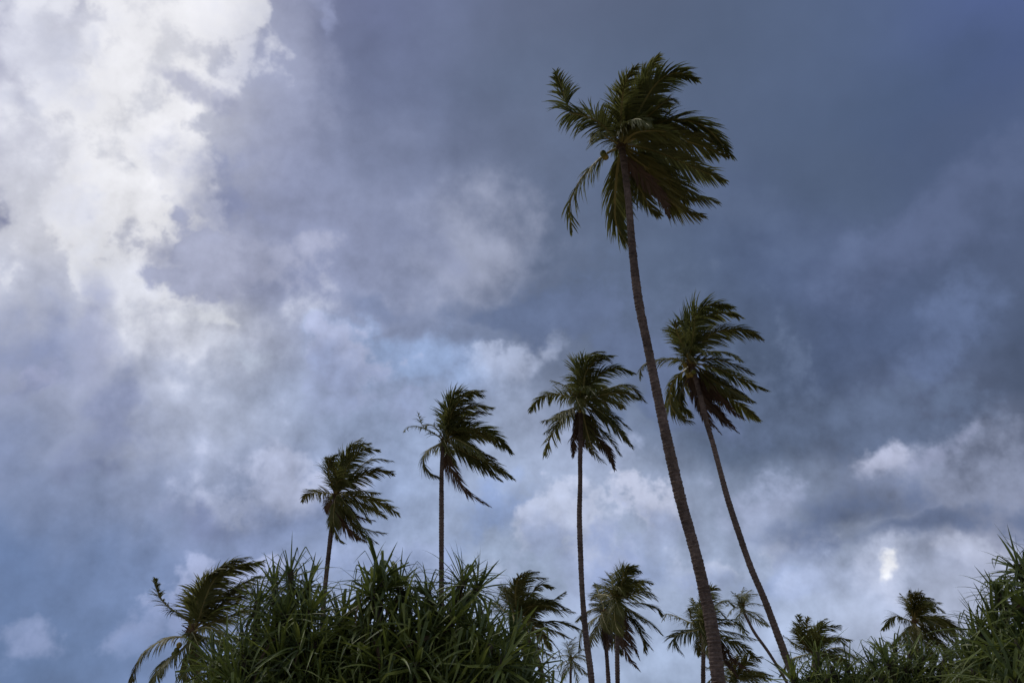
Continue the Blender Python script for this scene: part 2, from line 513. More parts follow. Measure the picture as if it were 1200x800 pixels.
# ------------------------------------------------------------------ helpers
def mesh_object(name, verts, faces, mats, parent=None, uv=None, face_mat=None, smooth=False):
    me = bpy.data.meshes.new(name)
    verts = np.asarray(verts, dtype=np.float32)
    me.from_pydata(verts.tolist() if False else [tuple(v) for v in verts], [], faces)
    for m in mats:
        me.materials.append(m)
    if face_mat is not None:
        me.polygons.foreach_set('material_index', face_mat)
    if smooth:
        me.polygons.foreach_set('use_smooth', [True] * len(me.polygons))
    if uv is not None:
        lay = me.uv_layers.new(name='UVMap')
        idx = np.empty(len(me.loops), dtype=np.int32)
        me.loops.foreach_get('vertex_index', idx)
        lay.data.foreach_set('uv', np.asarray(uv, dtype=np.float32)[idx].ravel())
    me.update()
    o = bpy.data.objects.new(name, me)
    COL.objects.link(o)
    o.parent = parent
    return o


def empty(name, loc, label, category, group=None):
    o = bpy.data.objects.new(name, None)
    COL.objects.link(o)
    o.location = loc
    o['label'], o['category'] = label, category
    if group:
        o['group'] = group
    return o


def norm(v):
    return v / (np.linalg.norm(v, axis=-1, keepdims=True) + 1e-9)


def at(px, py, dist):
    """point seen at a pixel, on the upright plane `dist` metres ahead"""
    d = ray(px, py)
    k = dist / d.y
    return np.array([d.x * k, dist, EYE + d.z * k])


def spline(pts, n):
    """Catmull-Rom through the points, n samples evenly spaced along it"""
    P = np.asarray(pts, float)
    P = np.vstack([2 * P[0] - P[1], P, 2 * P[-1] - P[-2]])
    out = []
    for i in range(1, len(P) - 2):
        for t in np.linspace(0, 1, 16, endpoint=False):
            a, b, c, d = P[i - 1], P[i], P[i + 1], P[i + 2]
            out.append(0.5 * (2 * b + (c - a) * t + (2 * a - 5 * b + 4 * c - d) * t * t + (3 * b - a - 3 * c + d) * t ** 3))
    out.append(P[-2])
    out = np.array(out)
    s = np.r_[0, np.cumsum(np.linalg.norm(np.diff(out, axis=0), axis=1))]
    q = np.linspace(0, s[-1], n)
    return np.stack([np.interp(q, s, out[:, k]) for k in range(3)], 1), s[-1]


# ------------------------------------------------------------------ ground
def ground():
    n, size = 60, 3000.0
    xs = np.sign(np.linspace(-1, 1, n)) * np.abs(np.linspace(-1, 1, n)) ** 3 * size
    rng = np.random.default_rng(4)
    V = [(x, y, -0.02 if abs(x) + abs(y) < 6 else -0.05 + 0.07 * rng.random()) for y in xs for x in xs]
    F = [(j * n + i, j * n + i + 1, (j + 1) * n + i + 1, (j + 1) * n + i) for j in range(n - 1) for i in range(n - 1)]
    g = mesh_object('ground', V, F, [bark_material('sandy_ground', (0.16, 0.13, 0.09), (0.32, 0.27, 0.2), scale=0.8)], smooth=True)
    g['kind'] = 'structure'


ground()

# ------------------------------------------------------------------ coconut palms
WIND = np.array([1.0, 0.12, 0.08])


def frond_mesh(name, curve, length, rng, parent, origin, mats, pairs=92, leaf_len=0.24, ragged=0.0, wind=0.55, tilt=0.0):
    """one palm leaf: stalk along the curve, leaflets on both sides streaming in the wind"""
    n = len(curve)
    T = norm(np.gradient(curve, axis=0))
    V, F, UV, MI = [], [], [], []
    # stalk, three sided
    up = np.array([0, 0, 1.0])
    side = norm(np.cross(T, up + 0.001))
    nor = norm(np.cross(side, T))
    for i in range(n):
        s = i / (n - 1)
        r = 0.058 * (length / 4.6) * (1 - s) ** 0.8 + 0.008
        for k in range(3):
            a = 2 * math.pi * k / 3 + math.pi / 2
            V.append(curve[i] + r * (math.cos(a) * side[i] * 1.3 + math.sin(a) * nor[i]))
            UV.append((0, 0))
    for i in range(n - 1):
        for k in range(3):
            a, b = 3 * i + k, 3 * i + (k + 1) % 3
            F.append((a, b, b + 3, a + 3))
            MI.append(1)
    # leaflets
    twist = tilt + rng.normal(0, 0.35)
    tuft = rng.normal(0, 0.13, (pairs // 4 + 2, 2, 3))
    tuft_len = rng.uniform(0.8, 1.12, (pairs // 4 + 2, 2))
    for k in range(pairs):
        for sg in (-1, 1):
            s = 0.13 + 0.87 * (k + 0.5 * rng.random()) / pairs
            if rng.random() < ragged * (0.4 + s):
                continue
            x = s * (n - 1)
            i = min(int(x), n - 2)
            f = x - i
            p = curve[i] * (1 - f) + curve[i + 1] * f
            t, sd, no = T[i], side[i], nor[i]
            tw = twist + 0.25 * math.sin(3 * s + twist)
            sd2 = sd * math.cos(tw) + no * math.sin(tw)
            no2 = no * math.cos(tw) - sd * math.sin(tw)
            ll = length * leaf_len * (0.35 + 0.75 * math.sin(math.pi * min(1, (0.12 + 0.92 * s)) ** 0.85)) * rng.uniform(0.85, 1.1) * tuft_len[k // 4, (sg + 1) // 2]
            if s > 0.93:
                ll *= 0.8
            open_ = 1.0 - 0.5 * s
            d = t * (0.72 + 0.5 * s) + sg * sd2 * open_ + no2 * 0.12 + rng.normal(0, 0.07, 3) + tuft[k // 4, (sg + 1) // 2] * (0.5 + s)
            d = norm(d)
            w0 = 0.03 * (length / 4.6) * rng.uniform(0.9, 1.3)
            q = p.copy()
            base = len(V)
            seg = 4
            wdir = norm(np.cross(d, no2) + 0.15 * rng.normal(0, 1, 3))
            gust = wind * rng.uniform(0.6, 1.3)
            for j in range(seg + 1):
                u = j / seg
                w = w0 * (0.55, 1.0, 0.9, 0.6, 0.06)[j]
                V.append(q + wdir * w)
                V.append(q - wdir * w)
                UV.append((0, u * 0.6 + s * 0.4))
                UV.append((1, u * 0.6 + s * 0.4))
                d = norm(d + WIND * gust * 0.2 + np.array([0, 0, -1.0]) * (0.16 + 0.1 * rng.random()))
                q = q + d * ll / seg
            for j in range(seg):
                a = base + 2 * j
                F.append((a, a + 1, a + 3, a + 2))
                MI.append(0)
    V = np.array(V) - origin
    return mesh_object(name, V, F, mats, parent, UV, MI)


def trunk_mesh(points, r_top, r_base, rng, parent, origin, scar=0.13, sides=12):
    """stem with stepped leaf-scar rings; points from crown to ground"""
    P = np.asarray(points)[::-1]
    _, length = spline(P, 4)
    n = max(12, int(length / scar))
    C, _ = spline(P, n)
    T = norm(np.gradient(C, axis=0))
    V, F = [], []
    ref = np.array([0, 1.0, 0])
    rows = 0
    ph = rng.uniform(0, 6)
    for i in range(n):
        s = i / (n - 1)
        r = r_base + (r_top - r_base) * s ** 0.8
        r *= 1 + 0.05 * math.sin(s * 23 + ph) + 0.9 * max(0, 0.035 - s) * 14 * 0.8
        a1 = norm(np.cross(T[i], ref))
        a2 = np.cross(a1, T[i])
        flare = rng.uniform(0.04, 0.17)
        skew = rng.normal(0, 0.10, 2)
        for lev, k in ((0.0, 1.0), (0.72, 1 + flare), (0.86, 1 + flare * 0.4)):
            c = C[i] + T[i] * (length / n) * lev
            for j in range(sides):
                a = 2 * math.pi * j / sides
                rr = r * k * (1 + rng.normal(0, 0.022))
                V.append(c + rr * (math.cos(a) * a1 + math.sin(a) * a2) + T[i] * r * (skew[0] * math.cos(a) + skew[1] * math.sin(a)) * (lev > 0))
            rows += 1
    for i in range(rows - 1):
        for j in range(sides):
            a, b = i * sides + j, i * sides + (j + 1) % sides
            F.append((a, b, b + sides, a + sides))
    F.append(tuple(range((rows - 1) * sides, rows * sides)))
    return mesh_object('trunk', np.array(V) - origin, F, [M['bark']], parent)


def crown_heart(center, axis, r, rng, parent, origin):
    """the fibrous heart the leaf stalks grow from: overlapping leaf-base boots round a tapering core"""
    V, F = [], []
    ax = norm(axis)
    a1 = norm(np.cross(ax, np.array([0, 1.0, 0.1])))
    a2 = np.cross(ax, a1)
    prof = [(-1.6, 0.75), (-1.0, 1.0), (-0.3, 1.35), (0.5, 1.5), (1.3, 1.1), (2.2, 0.55), (3.0, 0.12)]
    sides = 10
    for (h, k) in prof:
        for j in range(sides):
            a = 2 * math.pi * j / sides
            V.append(center + ax * h * r + r * k * rng.uniform(0.85, 1.15) * (math.cos(a) * a1 + math.sin(a) * a2))
    for i in range(len(prof) - 1):
        for j in range(sides):
            a, b = i * sides + j, i * sides + (j + 1) % sides
            F.append((a, b, b + sides, a + sides))
    for k in range(22):
        a = k * 2.4
        out_ = math.cos(a) * a1 + math.sin(a) * a2
        tang = np.cross(ax, out_)
        h = -1.2 + 3.0 * k / 22
        b = center + ax * h * r + out_ * r * 0.9
        e = b + (out_ * rng.uniform(0.9, 2.0) + ax * rng.uniform(0.6, 1.6)) * r
        i0 = len(V)
        V += [b + tang * r * 0.5, b - tang * r * 0.5, b - ax * r * 0.4, e + tang * r * 0.12, e - tang * r * 0.12, e - ax * r * 0.15]
        F += [(i0, i0 + 1, i0 + 4, i0 + 3), (i0 + 1, i0 + 2, i0 + 5, i0 + 4), (i0 + 2, i0, i0 + 3, i0 + 5), (i0 + 3, i0 + 4, i0 + 5)]
    return mesh_object('crown', np.array(V) - origin, F, [M['fibre']], parent)


def coconut_mesh(kind):
    import bmesh
    bm = bmesh.new()
    bmesh.ops.create_icosphere(bm, subdivisions=2, radius=0.13)
    for v in bm.verts:
        v.co.z *= 1.25 - 0.15 * (v.co.z > 0)
        a = math.atan2(v.co.y, v.co.x)
        k = 1 + 0.06 * math.cos(3 * a)
        v.co.x *= k
        v.co.y *= k
    me = bpy.data.meshes.new('coconut')
    bm.to_mesh(me)
    bm.free()
    me.materials.append(M[kind])
    me.polygons.foreach_set('use_smooth', [True] * len(me.polygons))
    return me


NUT = {k: coconut_mesh(k) for k in ('coconut', 'coconut_green')}


def palm(label, dist, centre, trunk, fronds, zoom, seed, frond_len, r_top, r_base, nuts=(), pairs=92, group=None, dead=(), fresh=(), ragged=(), extra=5, leaf_len=0.26, wind=0.55):
    """zoom = (scale, x0, y0) of the enlarged view the leaf paths were read from"""
    rng = np.random.default_rng(seed)
    if dist > 65:
        leaf_len *= 1.15
    sc, x0, y0 = zoom
    pix = lambda p: (x0 + p[0] / sc, y0 + p[1] / sc)
    c = at(*centre, dist)
    pts = [c] + [at(*p, dist) for p in trunk]
    # carry the stem on to the ground below the frame
    last, prev = pts[-1], pts[-2]
    slope = (last[0] - prev[0]) / max(0.5, prev[2] - last[2])
    z = last[2]
    while z > 3.0:
        z2 = max(0.0, z - 3.5)
        pts.append(np.array([pts[-1][0] + slope * 0.8 * (z - z2), dist, z2]))
        slope *= 0.75
        z = z2
    pts.append(np.array([pts[-1][0] + slope * 0.3, dist, -0.25]))
    # stems also lean a little towards or away from the viewer
    lean = rng.normal(0, 0.025)
    top = pts[0][2]
    for p in pts:
        p[1] += lean * (p[2])
    c = pts[0]
    base = np.array([pts[-1][0], pts[-1][1], 0.0])
    root = empty('palm_tree', base, label, 'palm tree', group or 'wind-blown coconut palms')
    trunk_mesh(pts, r_top, r_base, rng, root, base, scar=0.12 if dist < 40 else 0.17)
    axis = norm(norm(pts[0] - pts[1]) + np.array([0.1, 0, 0.3]))
    crown = crown_heart(c, axis, r_top * 1.15, rng, root, base)
    d_c = np.linalg.norm(c - np.array([0, 0, EYE]))
    fwd = norm(c - np.array([0, 0, EYE]))
    rgt = norm(np.cross(fwd, np.array([0, 0, 1.0])))
    upv = np.cross(rgt, fwd)
    cx, cy = centre

    def place(path, depth):
        out_ = [c + fwd * 0.0]
        m = len(path)
        for i, q in enumerate(path):
            u, v = pix(q)
            out_.append(c + rgt * (u - cx) * d_c / FOCAL - upv * (v - cy) * d_c / FOCAL + fwd * depth * ((i + 1) / m) ** 1.2)
        return np.array(out_)

    for k, path in enumerate(fronds):
        flat = place(path, 0)
        seen = np.sum(np.linalg.norm(np.diff(flat, axis=0), axis=1))
        want = frond_len * rng.uniform(0.9, 1.08)
        depth = math.sqrt(max(0.15, want ** 2 - seen ** 2)) * 0.8
        depth *= 1 if (k * 7 + seed) % 2 else -1
        P = place(path, depth)
        C, length = spline(P, 22)
        if k in dead:
            mats, lw = [M['frond_dead'], M['rachis_dead']], 0.2
        elif k in fresh or rng.random() < 0.12:
            mats, lw = [M['frond_fresh'], M['rachis']], leaf_len
        else:
            mats, lw = [M['frond'], M['rachis']], leaf_len
        L_eff = max(length, 0.45 * frond_len)
        rg = 0.5 if k in ragged else 0.08
        o = frond_mesh('frond', C, L_eff, rng, crown, base, mats, pairs=max(10, int(pairs * length / frond_len)) if length < frond_len * 0.6 else pairs, leaf_len=lw, ragged=rg, wind=wind)
        if k in dead:
            o['label'] = 'withered brown hanging palm leaf'
    # leaves that point towards or away from the viewer fill the middle of the crown
    for k in range(extra):
        a = rng.uniform(0, 2 * math.pi)
        dpt = (1 if k % 2 else -1) * frond_len * rng.uniform(0.55, 0.85)
        u1 = rgt * (0.35 * math.cos(a) + 0.18) + upv * 0.35 * math.sin(a)
        P = [c, c + fwd * dpt * 0.35 + u1 * frond_len * 0.35 + np.array([0, 0, 0.10 * frond_len]), c + fwd * dpt * 0.75 + u1 * frond_len * 0.8 + WIND * 0.1 * frond_len, c + fwd * dpt + u1 * frond_len * 0.95 + np.array([0.2, 0, -0.16]) * frond_len]
        C, length = spline(P, 18)
        frond_mesh('frond', C, length, rng, crown, base, [M['frond'], M['rachis']], pairs=pairs, leaf_len=leaf_len * 0.9, ragged=0.1, wind=wind)
    for k, q in enumerate(nuts):
        u, v = pix(q)
        p = c + rgt * (u - cx) * d_c / FOCAL - upv * (v - cy) * d_c / FOCAL - fwd * (0.35 + 0.1 * rng.random())
        o = bpy.data.objects.new('coconut', NUT['coconut' if k % 3 else 'coconut_green'])
        COL.objects.link(o)
        o.parent = crown
        o.location = p - base
        o.rotation_euler = (rng.normal(0, 0.3), rng.normal(0, 0.3), rng.uniform(0, 6))
    return root


palm('tallest coconut palm with a long curved leaning trunk and one broken upturned leaf', 32, (728.4, 170),
     [(733, 205), (737, 240), (741, 290), (748, 350), (760, 410), (770, 460), (785, 530), (799, 590), (813, 640), (825, 690), (835, 740), (842, 800)],
     [[(330, 290), (270, 255), (222, 240), (205, 180), (182, 100)],
      [(330, 400), (250, 470), (200, 560), (205, 660)],
      [(380, 430), (365, 520), (360, 640), (410, 745)],
      [(400, 260), (420, 160), (465, 108)],
      [(430, 280), (480, 160), (540, 70)],
      [(440, 290), (520, 175), (590, 140), (662, 165)],
      [(450, 300), (520, 230), (580, 240)],
      [(470, 325), (570, 295), (680, 325), (768, 430)],
      [(470, 335), (570, 335), (660, 360), (745, 385)],
      [(460, 380), (560, 420), (650, 470), (742, 515)],
      [(450, 400), (530, 460), (620, 545), (718, 590)],
      [(440, 410), (500, 490), (570, 590), (665, 635)],
      [(430, 430), (450, 520), (490, 600), (520, 630)],
      [(420, 430), (470, 490), (520, 550), (545, 625)],
      [(360, 320), (320, 270), (270, 232), (232, 250)],
      [(350, 340), (320, 320), (295, 345)],
      [(430, 290), (490, 190), (530, 150), (540, 110)],
      [(440, 310), (500, 270), (560, 230), (590, 245)],
      [(385, 300), (390, 220), (420, 130)],
      [(470, 340), (560, 350), (640, 380), (750, 430)],
      [(380, 440), (385, 540), (400, 620)],
      [(440, 420), (540, 500), (600, 560), (640, 570)]],
     (3.077, 600, 50), 11, 3.4, 0.12, 0.235, nuts=[(330, 392), (336, 404)], dead=(13,), fresh=(8, 12), ragged=(1,), pairs=100, leaf_len=0.28)

palm('coconut palm on a slanting trunk with brown withered leaves hanging under its crown', 50, (810, 428),
     [(816, 446), (821, 466), (828, 495), (835, 518), (843, 548), (853, 585), (866, 625), (880, 665), (895, 700), (912, 745), (925, 780), (932, 800)],
     [[(330, 355), (230, 350), (155, 375), (140, 435)],
      [(370, 330), (345, 250), (320, 200), (268, 190)],
      [(380, 320), (350, 240), (340, 180), (390, 162)],
      [(395, 330), (410, 230), (480, 150), (600, 140), (670, 165)],
      [(395, 330), (395, 230), (450, 130), (520, 90), (630, 115)],
      [(410, 350), (450, 290), (540, 230), (680, 235), (762, 285)],
      [(430, 370), (520, 370), (600, 400), (695, 455)],
      [(430, 385), (540, 420), (640, 480), (765, 545)],
      [(430, 400), (470, 455), (570, 520), (700, 600)],
      [(420, 410), (500, 510), (600, 590), (715, 690)],
      [(400, 420), (440, 540), (520, 660), (605, 745)],
      [(390, 420), (400, 500), (430, 620), (470, 720)],
      [(370, 410), (300, 470), (278, 560), (310, 640), (390, 680)],
      [(380, 420), (330, 490), (330, 590), (385, 660)],
      [(430, 430), (520, 560), (590, 640), (640, 680)],
      [(430, 400), (540, 480), (620, 540), (690, 595)],
      [(400, 330), (430, 200), (440, 100)],
      [(400, 420), (460, 560), (540, 670), (590, 720)],
      [(395, 430), (430, 530), (450, 640), (520, 750)],
      [(400, 400), (350, 500), (300, 600), (340, 670)]],
     (4.444, 720, 340), 12, 3.9, 0.12, 0.21, nuts=[(345, 400), (368, 388), (380, 440), (410, 425), (395, 438)], dead=(10, 11, 14, 17, 18), fresh=(8,))

palm('coconut palm with an upright thin trunk, its round crown beside the tallest trunk', 54, (682, 466),
     [(682, 500), (681, 530), (681, 560), (680, 600), (681, 640), (683, 690), (687, 740), (692, 780), (694, 800)],
     [[(340, 320), (240, 295), (160, 320), (95, 385)],
      [(360, 320), (310, 260), (270, 240), (230, 225)],
      [(365, 310), (345, 255)],
      [(390, 290), (395, 200), (440, 110), (575, 95)],
      [(390, 290), (370, 200), (380, 130), (450, 80), (525, 70)],
      [(420, 290), (480, 210), (570, 165), (680, 195)],
      [(430, 310), (540, 275), (650, 260), (740, 350)],
      [(430, 330), (530, 305), (620, 305), (700, 335)],
      [(420, 330), (500, 340), (580, 350), (630, 385)],
      [(430, 370), (520, 400), (590, 450), (645, 495)],
      [(420, 380), (510, 430), (590, 510), (660, 600)],
      [(420, 390), (470, 480), (530, 540), (590, 635)],
      [(400, 400), (450, 520), (520, 610), (560, 715)],
      [(395, 400), (420, 520), (450, 620), (510, 680)],
      [(370, 400), (355, 500), (340, 560), (330, 650)],
      [(360, 370), (280, 400), (220, 430), (175, 440)],
      [(360, 375), (270, 430), (210, 540), (170, 640)],
      [(360, 380), (300, 410), (250, 460), (190, 500)],
      [(390, 400), (400, 500), (410, 560), (440, 640)],
      [(400, 300), (420, 180), (500, 110), (560, 140)],
      [(380, 400), (375, 480), (380, 560), (370, 640)]],
     (4.706, 600, 390), 13, 4.0, 0.12, 0.18, nuts=[(350, 325), (380, 390), (395, 360)], dead=(12, 14, 18, 20), fresh=(8,), ragged=(1, 13, 16))

palm('coconut palm with a straight trunk rising behind the screw pine, lower leaf drooping far right', 60, (520, 514),
     [(518, 532), (517, 560), (517, 600), (517, 640), (517, 680), (517, 740), (518, 800)],
     [[(260, 340), (180, 300), (110, 292), (72, 320)],
      [(270, 320), (225, 280), (170, 280), (138, 205)],
      [(290, 320), (262, 282)],
      [(305, 330), (315, 200), (370, 110), (460, 85), (520, 100)],
      [(310, 330), (345, 190), (430, 90), (525, 72)],
      [(320, 330), (370, 230), (460, 165), (580, 170)],
      [(330, 330), (400, 250), (490, 200), (565, 205)],
      [(330, 340), (430, 300), (560, 320), (695, 425)],
      [(340, 350), (430, 380), (520, 430), (605, 470)],
      [(340, 380), (420, 430), (540, 520), (640, 590)],
      [(330, 380), (440, 440), (580, 505), (705, 575)],
      [(320, 400), (340, 520), (430, 650), (575, 740)],
      [(260, 395), (205, 430), (182, 490), (215, 550), (285, 580)],
      [(270, 400), (320, 420), (360, 450)],
      [(340, 350), (450, 320), (540, 340), (600, 385)],
      [(320, 330), (340, 230), (420, 150), (500, 150)],
      [(310, 330), (320, 180), (350, 100), (420, 70)]],
     (5, 460, 440), 14, 3.7, 0.13, 0.19, dead=(11,), fresh=(8,), ragged=(0, 1))

palm('small coconut palm with its leaves blown sideways, trunk sinking behind the screw pine crest', 63, (395, 584),
     [(392, 604), (390, 625), (387, 650), (383, 685), (380, 720), (376, 800)],
     [[(240, 410), (180, 408), (120, 420), (85, 462)],
      [(270, 390), (235, 320), (225, 240), (275, 190)],
      [(285, 380), (300, 260), (330, 150), (395, 85)],
      [(290, 380), (330, 250), (400, 160), (500, 150)],
      [(300, 380), (370, 290), (460, 205), (585, 205)],
      [(300, 390), (400, 310), (500, 265), (595, 280)],
      [(310, 400), (400, 390), (470, 388), (530, 392)],
      [(310, 410), (430, 425), (540, 450), (640, 512)],
      [(300, 420), (420, 460), (500, 490), (575, 530)],
      [(300, 440), (370, 510), (430, 538), (500, 545)],
      [(290, 450), (360, 530), (460, 600), (575, 618)],
      [(285, 460), (370, 560), (450, 630), (530, 670)],
      [(280, 470), (320, 570), (400, 640), (470, 672)],
      [(275, 470), (275, 560), (300, 640), (340, 672)],
      [(255, 440), (235, 480), (235, 530)],
      [(280, 390), (265, 290), (230, 225), (205, 215)],
      [(285, 380), (310, 240), (360, 140), (450, 110)]],
     (5, 340, 500), 15, 3.9, 0.13, 0.19, dead=(9, 12, 14), fresh=(0,), nuts=[(255, 430)])

palm('low coconut palm half hidden behind the left end of the screw pine thicket', 48, (225, 742),
     [(228, 765), (233, 800)],
     [[(280, 355), (200, 310), (150, 260), (130, 198)],
      [(270, 425), (200, 435), (110, 510), (75, 650)],
      [(280, 470), (220, 520), (180, 580), (165, 660)],
      [(310, 370), (335, 260), (420, 140), (570, 85)],
      [(315, 370), (310, 260), (340, 170), (430, 95), (500, 75)],
      [(330, 370), (420, 270), (490, 190), (560, 150)],
      [(340, 360), (430, 270), (510, 230), (620, 240)],
      [(340, 380), (430, 340), (520, 300), (600, 310)],
      [(320, 360), (370, 280), (440, 220), (540, 190)],
      [(300, 360), (290, 260), (320, 160)],
      [(310, 460), (300, 560), (330, 660)],
      [(340, 420), (430, 440), (520, 500)],
      [(320, 360), (350, 220), (400, 130), (480, 90)]],
     (4, 150, 640), 16, 3.9, 0.14, 0.2, leaf_len=0.26, extra=3, nuts=[(250, 480), (258, 458), (330, 440), (243, 495)], wind=0.65)

palm('bushy coconut palm leaning out behind the right end of the screw pine thicket', 58, (606, 724),
     [(616, 744), (626, 762), (633, 780), (637, 800)],
     [[(230, 400), (215, 300), (270, 200), (400, 190)],
      [(240, 400), (240, 280), (290, 180), (350, 165)],
      [(250, 390), (300, 300), (360, 230), (440, 240)],
      [(260, 400), (330, 340), (420, 330), (520, 370)],
      [(270, 400), (390, 350), (460, 300), (512, 265)],
      [(260, 410), (370, 435), (480, 435), (600, 485)],
      [(260, 420), (370, 460), (460, 490), (545, 530)],
      [(250, 430), (330, 490), (400, 520), (480, 612)],
      [(240, 440), (300, 540), (370, 590), (440, 632)],
      [(220, 400), (185, 330), (160, 260), (130, 250)],
      [(210, 410), (150, 370), (100, 330), (60, 325)],
      [(230, 440), (250, 520), (260, 590)],
      [(260, 400), (350, 320), (430, 360), (560, 380)],
      [(230, 390), (220, 280), (240, 200), (300, 160)],
      [(220, 400), (190, 300), (200, 240), (260, 210)]],
     (5, 560, 640), 17, 3.9, 0.13, 0.18, dead=(7, 8, 11), fresh=(6,), nuts=[(205, 440), (200, 455)], wind=0.65)

palm('coconut palm of the overlapping pair with the fuller crown and a brown hanging leaf', 68, (724, 702),
     [(723, 730), (723, 760), (723.6, 800)],
     [[(830, 290), (845, 220), (870, 150), (935, 132)],
      [(850, 300), (900, 240), (960, 212), (1022, 225)],
      [(860, 300), (940, 275), (1000, 285), (1035, 322)],
      [(860, 330), (950, 335), (1030, 360), (1060, 408)],
      [(850, 350), (930, 400), (1000, 450), (1050, 500)],
      [(840, 360), (900, 450), (960, 540), (995, 580)],
      [(830, 370), (860, 480), (890, 560), (920, 628)],
      [(820, 370), (830, 500), (860, 620), (918, 692)],
      [(800, 350), (800, 440), (830, 500)],
      [(800, 310), (750, 285), (700, 285), (665, 302)],
      [(800, 300), (760, 250), (720, 235), (690, 230)],
      [(810, 290), (790, 220), (800, 170), (840, 140)],
      [(830, 300), (860, 210), (900, 160), (950, 165)],
      [(850, 350), (900, 430), (940, 500), (960, 600)]],
     (5, 560, 640), 18, 3.9, 0.13, 0.17, dead=(6, 7), fresh=(9,))

palm('coconut palm of the overlapping pair with the smaller crown, nearer the tallest trunk', 72, (708, 720),
     [(709, 745), (711, 770), (713, 800)],
     [[(730, 390), (680, 370), (620, 395), (575, 432)],
      [(730, 400), (670, 430), (610, 490), (590, 600)],
      [(740, 380), (720, 300), (705, 260), (690, 222)],
      [(740, 420), (732, 520), (742, 645)],
      [(750, 410), (780, 500), (800, 560), (830, 620)],
      [(730, 420), (690, 480), (665, 530), (650, 565)],
      [(730, 390), (700, 350), (660, 335)],
      [(745, 420), (760, 500), (750, 590)],
      [(750, 390), (780, 320), (840, 300)],
      [(750, 400), (820, 420), (880, 470)]],
     (5, 560, 640), 19, 3.8, 0.13, 0.17, dead=(3, 7), extra=5)

palm('tiny far coconut palm seen just beside the upright thin trunk', 105, (669, 772),
     [(668.8, 782), (668.6, 800)],
     [[(540, 640), (530, 590), (575, 542)],
      [(540, 650), (500, 638), (440, 655)],
      [(530, 665), (500, 675), (468, 705)],
      [(535, 680), (510, 720), (485, 785)],
      [(560, 655), (600, 640), (642, 655)],
      [(560, 675), (600, 710), (645, 755)],
      [(555, 690), (570, 740), (580, 800)],
      [(560, 645), (600, 612), (632, 605)],
      [(545, 640), (555, 590), (600, 560)]],
     (5, 560, 640), 20, 3.0, 0.12, 0.15, pairs=40, extra=3, wind=0.3, fresh=(3, 5))

palm('coconut palm with yellowish leaves partly hidden by the tallest trunk', 68, (824.7, 735),
     [(824.5, 755), (824.4, 775), (824.4, 800)],
     [[(340, 405), (280, 390), (210, 355), (145, 335), (110, 372)],
      [(340, 440), (260, 455), (190, 475), (195, 530), (232, 582)],
      [(355, 460), (330, 520), (330, 600)],
      [(385, 470), (392, 540), (390, 600)],
      [(370, 400), (340, 320), (310, 238)],
      [(385, 390), (400, 270), (440, 200), (485, 195)],
      [(400, 390), (450, 300), (520, 265), (580, 300)],
      [(410, 410), (480, 400), (560, 408)],
      [(420, 440), (520, 455), (620, 485), (695, 508)],
      [(420, 470), (520, 510), (600, 550), (690, 625)],
      [(410, 480), (480, 560), (560, 640), (630, 690)],
      [(390, 490), (440, 560), (500, 640), (560, 730)],
      [(370, 400), (350, 300), (370, 230), (430, 180)],
      [(350, 420), (300, 370), (295, 310)]],
     (5.717, 760, 660), 21, 3.9, 0.13, 0.17, dead=(10, 11), fresh=(2, 3, 7), wind=0.4, ragged=(0,))

palm('slender far coconut palm on a strongly slanting thin trunk between the two big leaning trunks', 100, (868.5, 711),
     [(870, 718), (876, 730), (884, 744), (900, 766), (921, 800)],
     [[(610, 270), (590, 230), (558, 200)],
      [(620, 270), (622, 220), (640, 172)],
      [(630, 270), (660, 228), (722, 222)],
      [(640, 290), (690, 278), (782, 305)],
      [(640, 320), (700, 345), (775, 425)],
      [(640, 330), (690, 375), (770, 422)],
      [(600, 300), (560, 305), (520, 350)],
      [(605, 320), (590, 380), (605, 440), (635, 472)],
      [(600, 290), (560, 270), (520, 285)],
      [(635, 265), (660, 210), (690, 190)]],
     (5.717, 760, 660), 22, 3.6, 0.13, 0.17, pairs=42, extra=3, wind=0.35)

palm('low coconut palm top tucked under the palm with yellowish leaves', 80, (861, 795),
     [(861.5, 803), (862, 815)],
     [[(600, 740), (640, 650), (692, 600)],
      [(610, 740), (680, 660), (752, 645)],
      [(620, 760), (700, 728), (815, 755)],
      [(620, 770), (720, 765), (800, 775)],
      [(570, 740), (540, 680), (480, 645)],
      [(550, 760), (480, 730), (400, 690)],
      [(540, 780), (450, 765), (400, 795)],
      [(590, 730), (600, 660), (640, 610)],
      [(560, 740), (550, 680), (575, 640)]],
     (5.717, 760, 660), 23, 3.6, 0.13, 0.17, extra=5, wind=0.4)

palm('coconut palm rising right behind the low screw pine shrub by the slanting trunk', 70, (955, 763),
     [(956, 785), (957, 800)],
     [[(200, 560), (180, 480), (180, 418)],
      [(215, 550), (235, 470), (292, 430)],
      [(225, 550), (265, 480), (342, 468)],
      [(235, 560), (290, 515), (385, 525)],
      [(240, 580), (320, 558), (408, 615)],
      [(240, 590), (310, 590), (370, 645)],
      [(190, 560), (150, 535), (105, 500)],
      [(190, 580), (120, 600), (65, 665)],
      [(200, 560), (165, 490), (150, 470)],
      [(220, 550), (235, 490), (268, 440)],
      [(210, 550), (205, 480), (215, 430)]],
     (4, 900, 620), 24, 3.7, 0.13, 0.17, extra=4, wind=0.5)

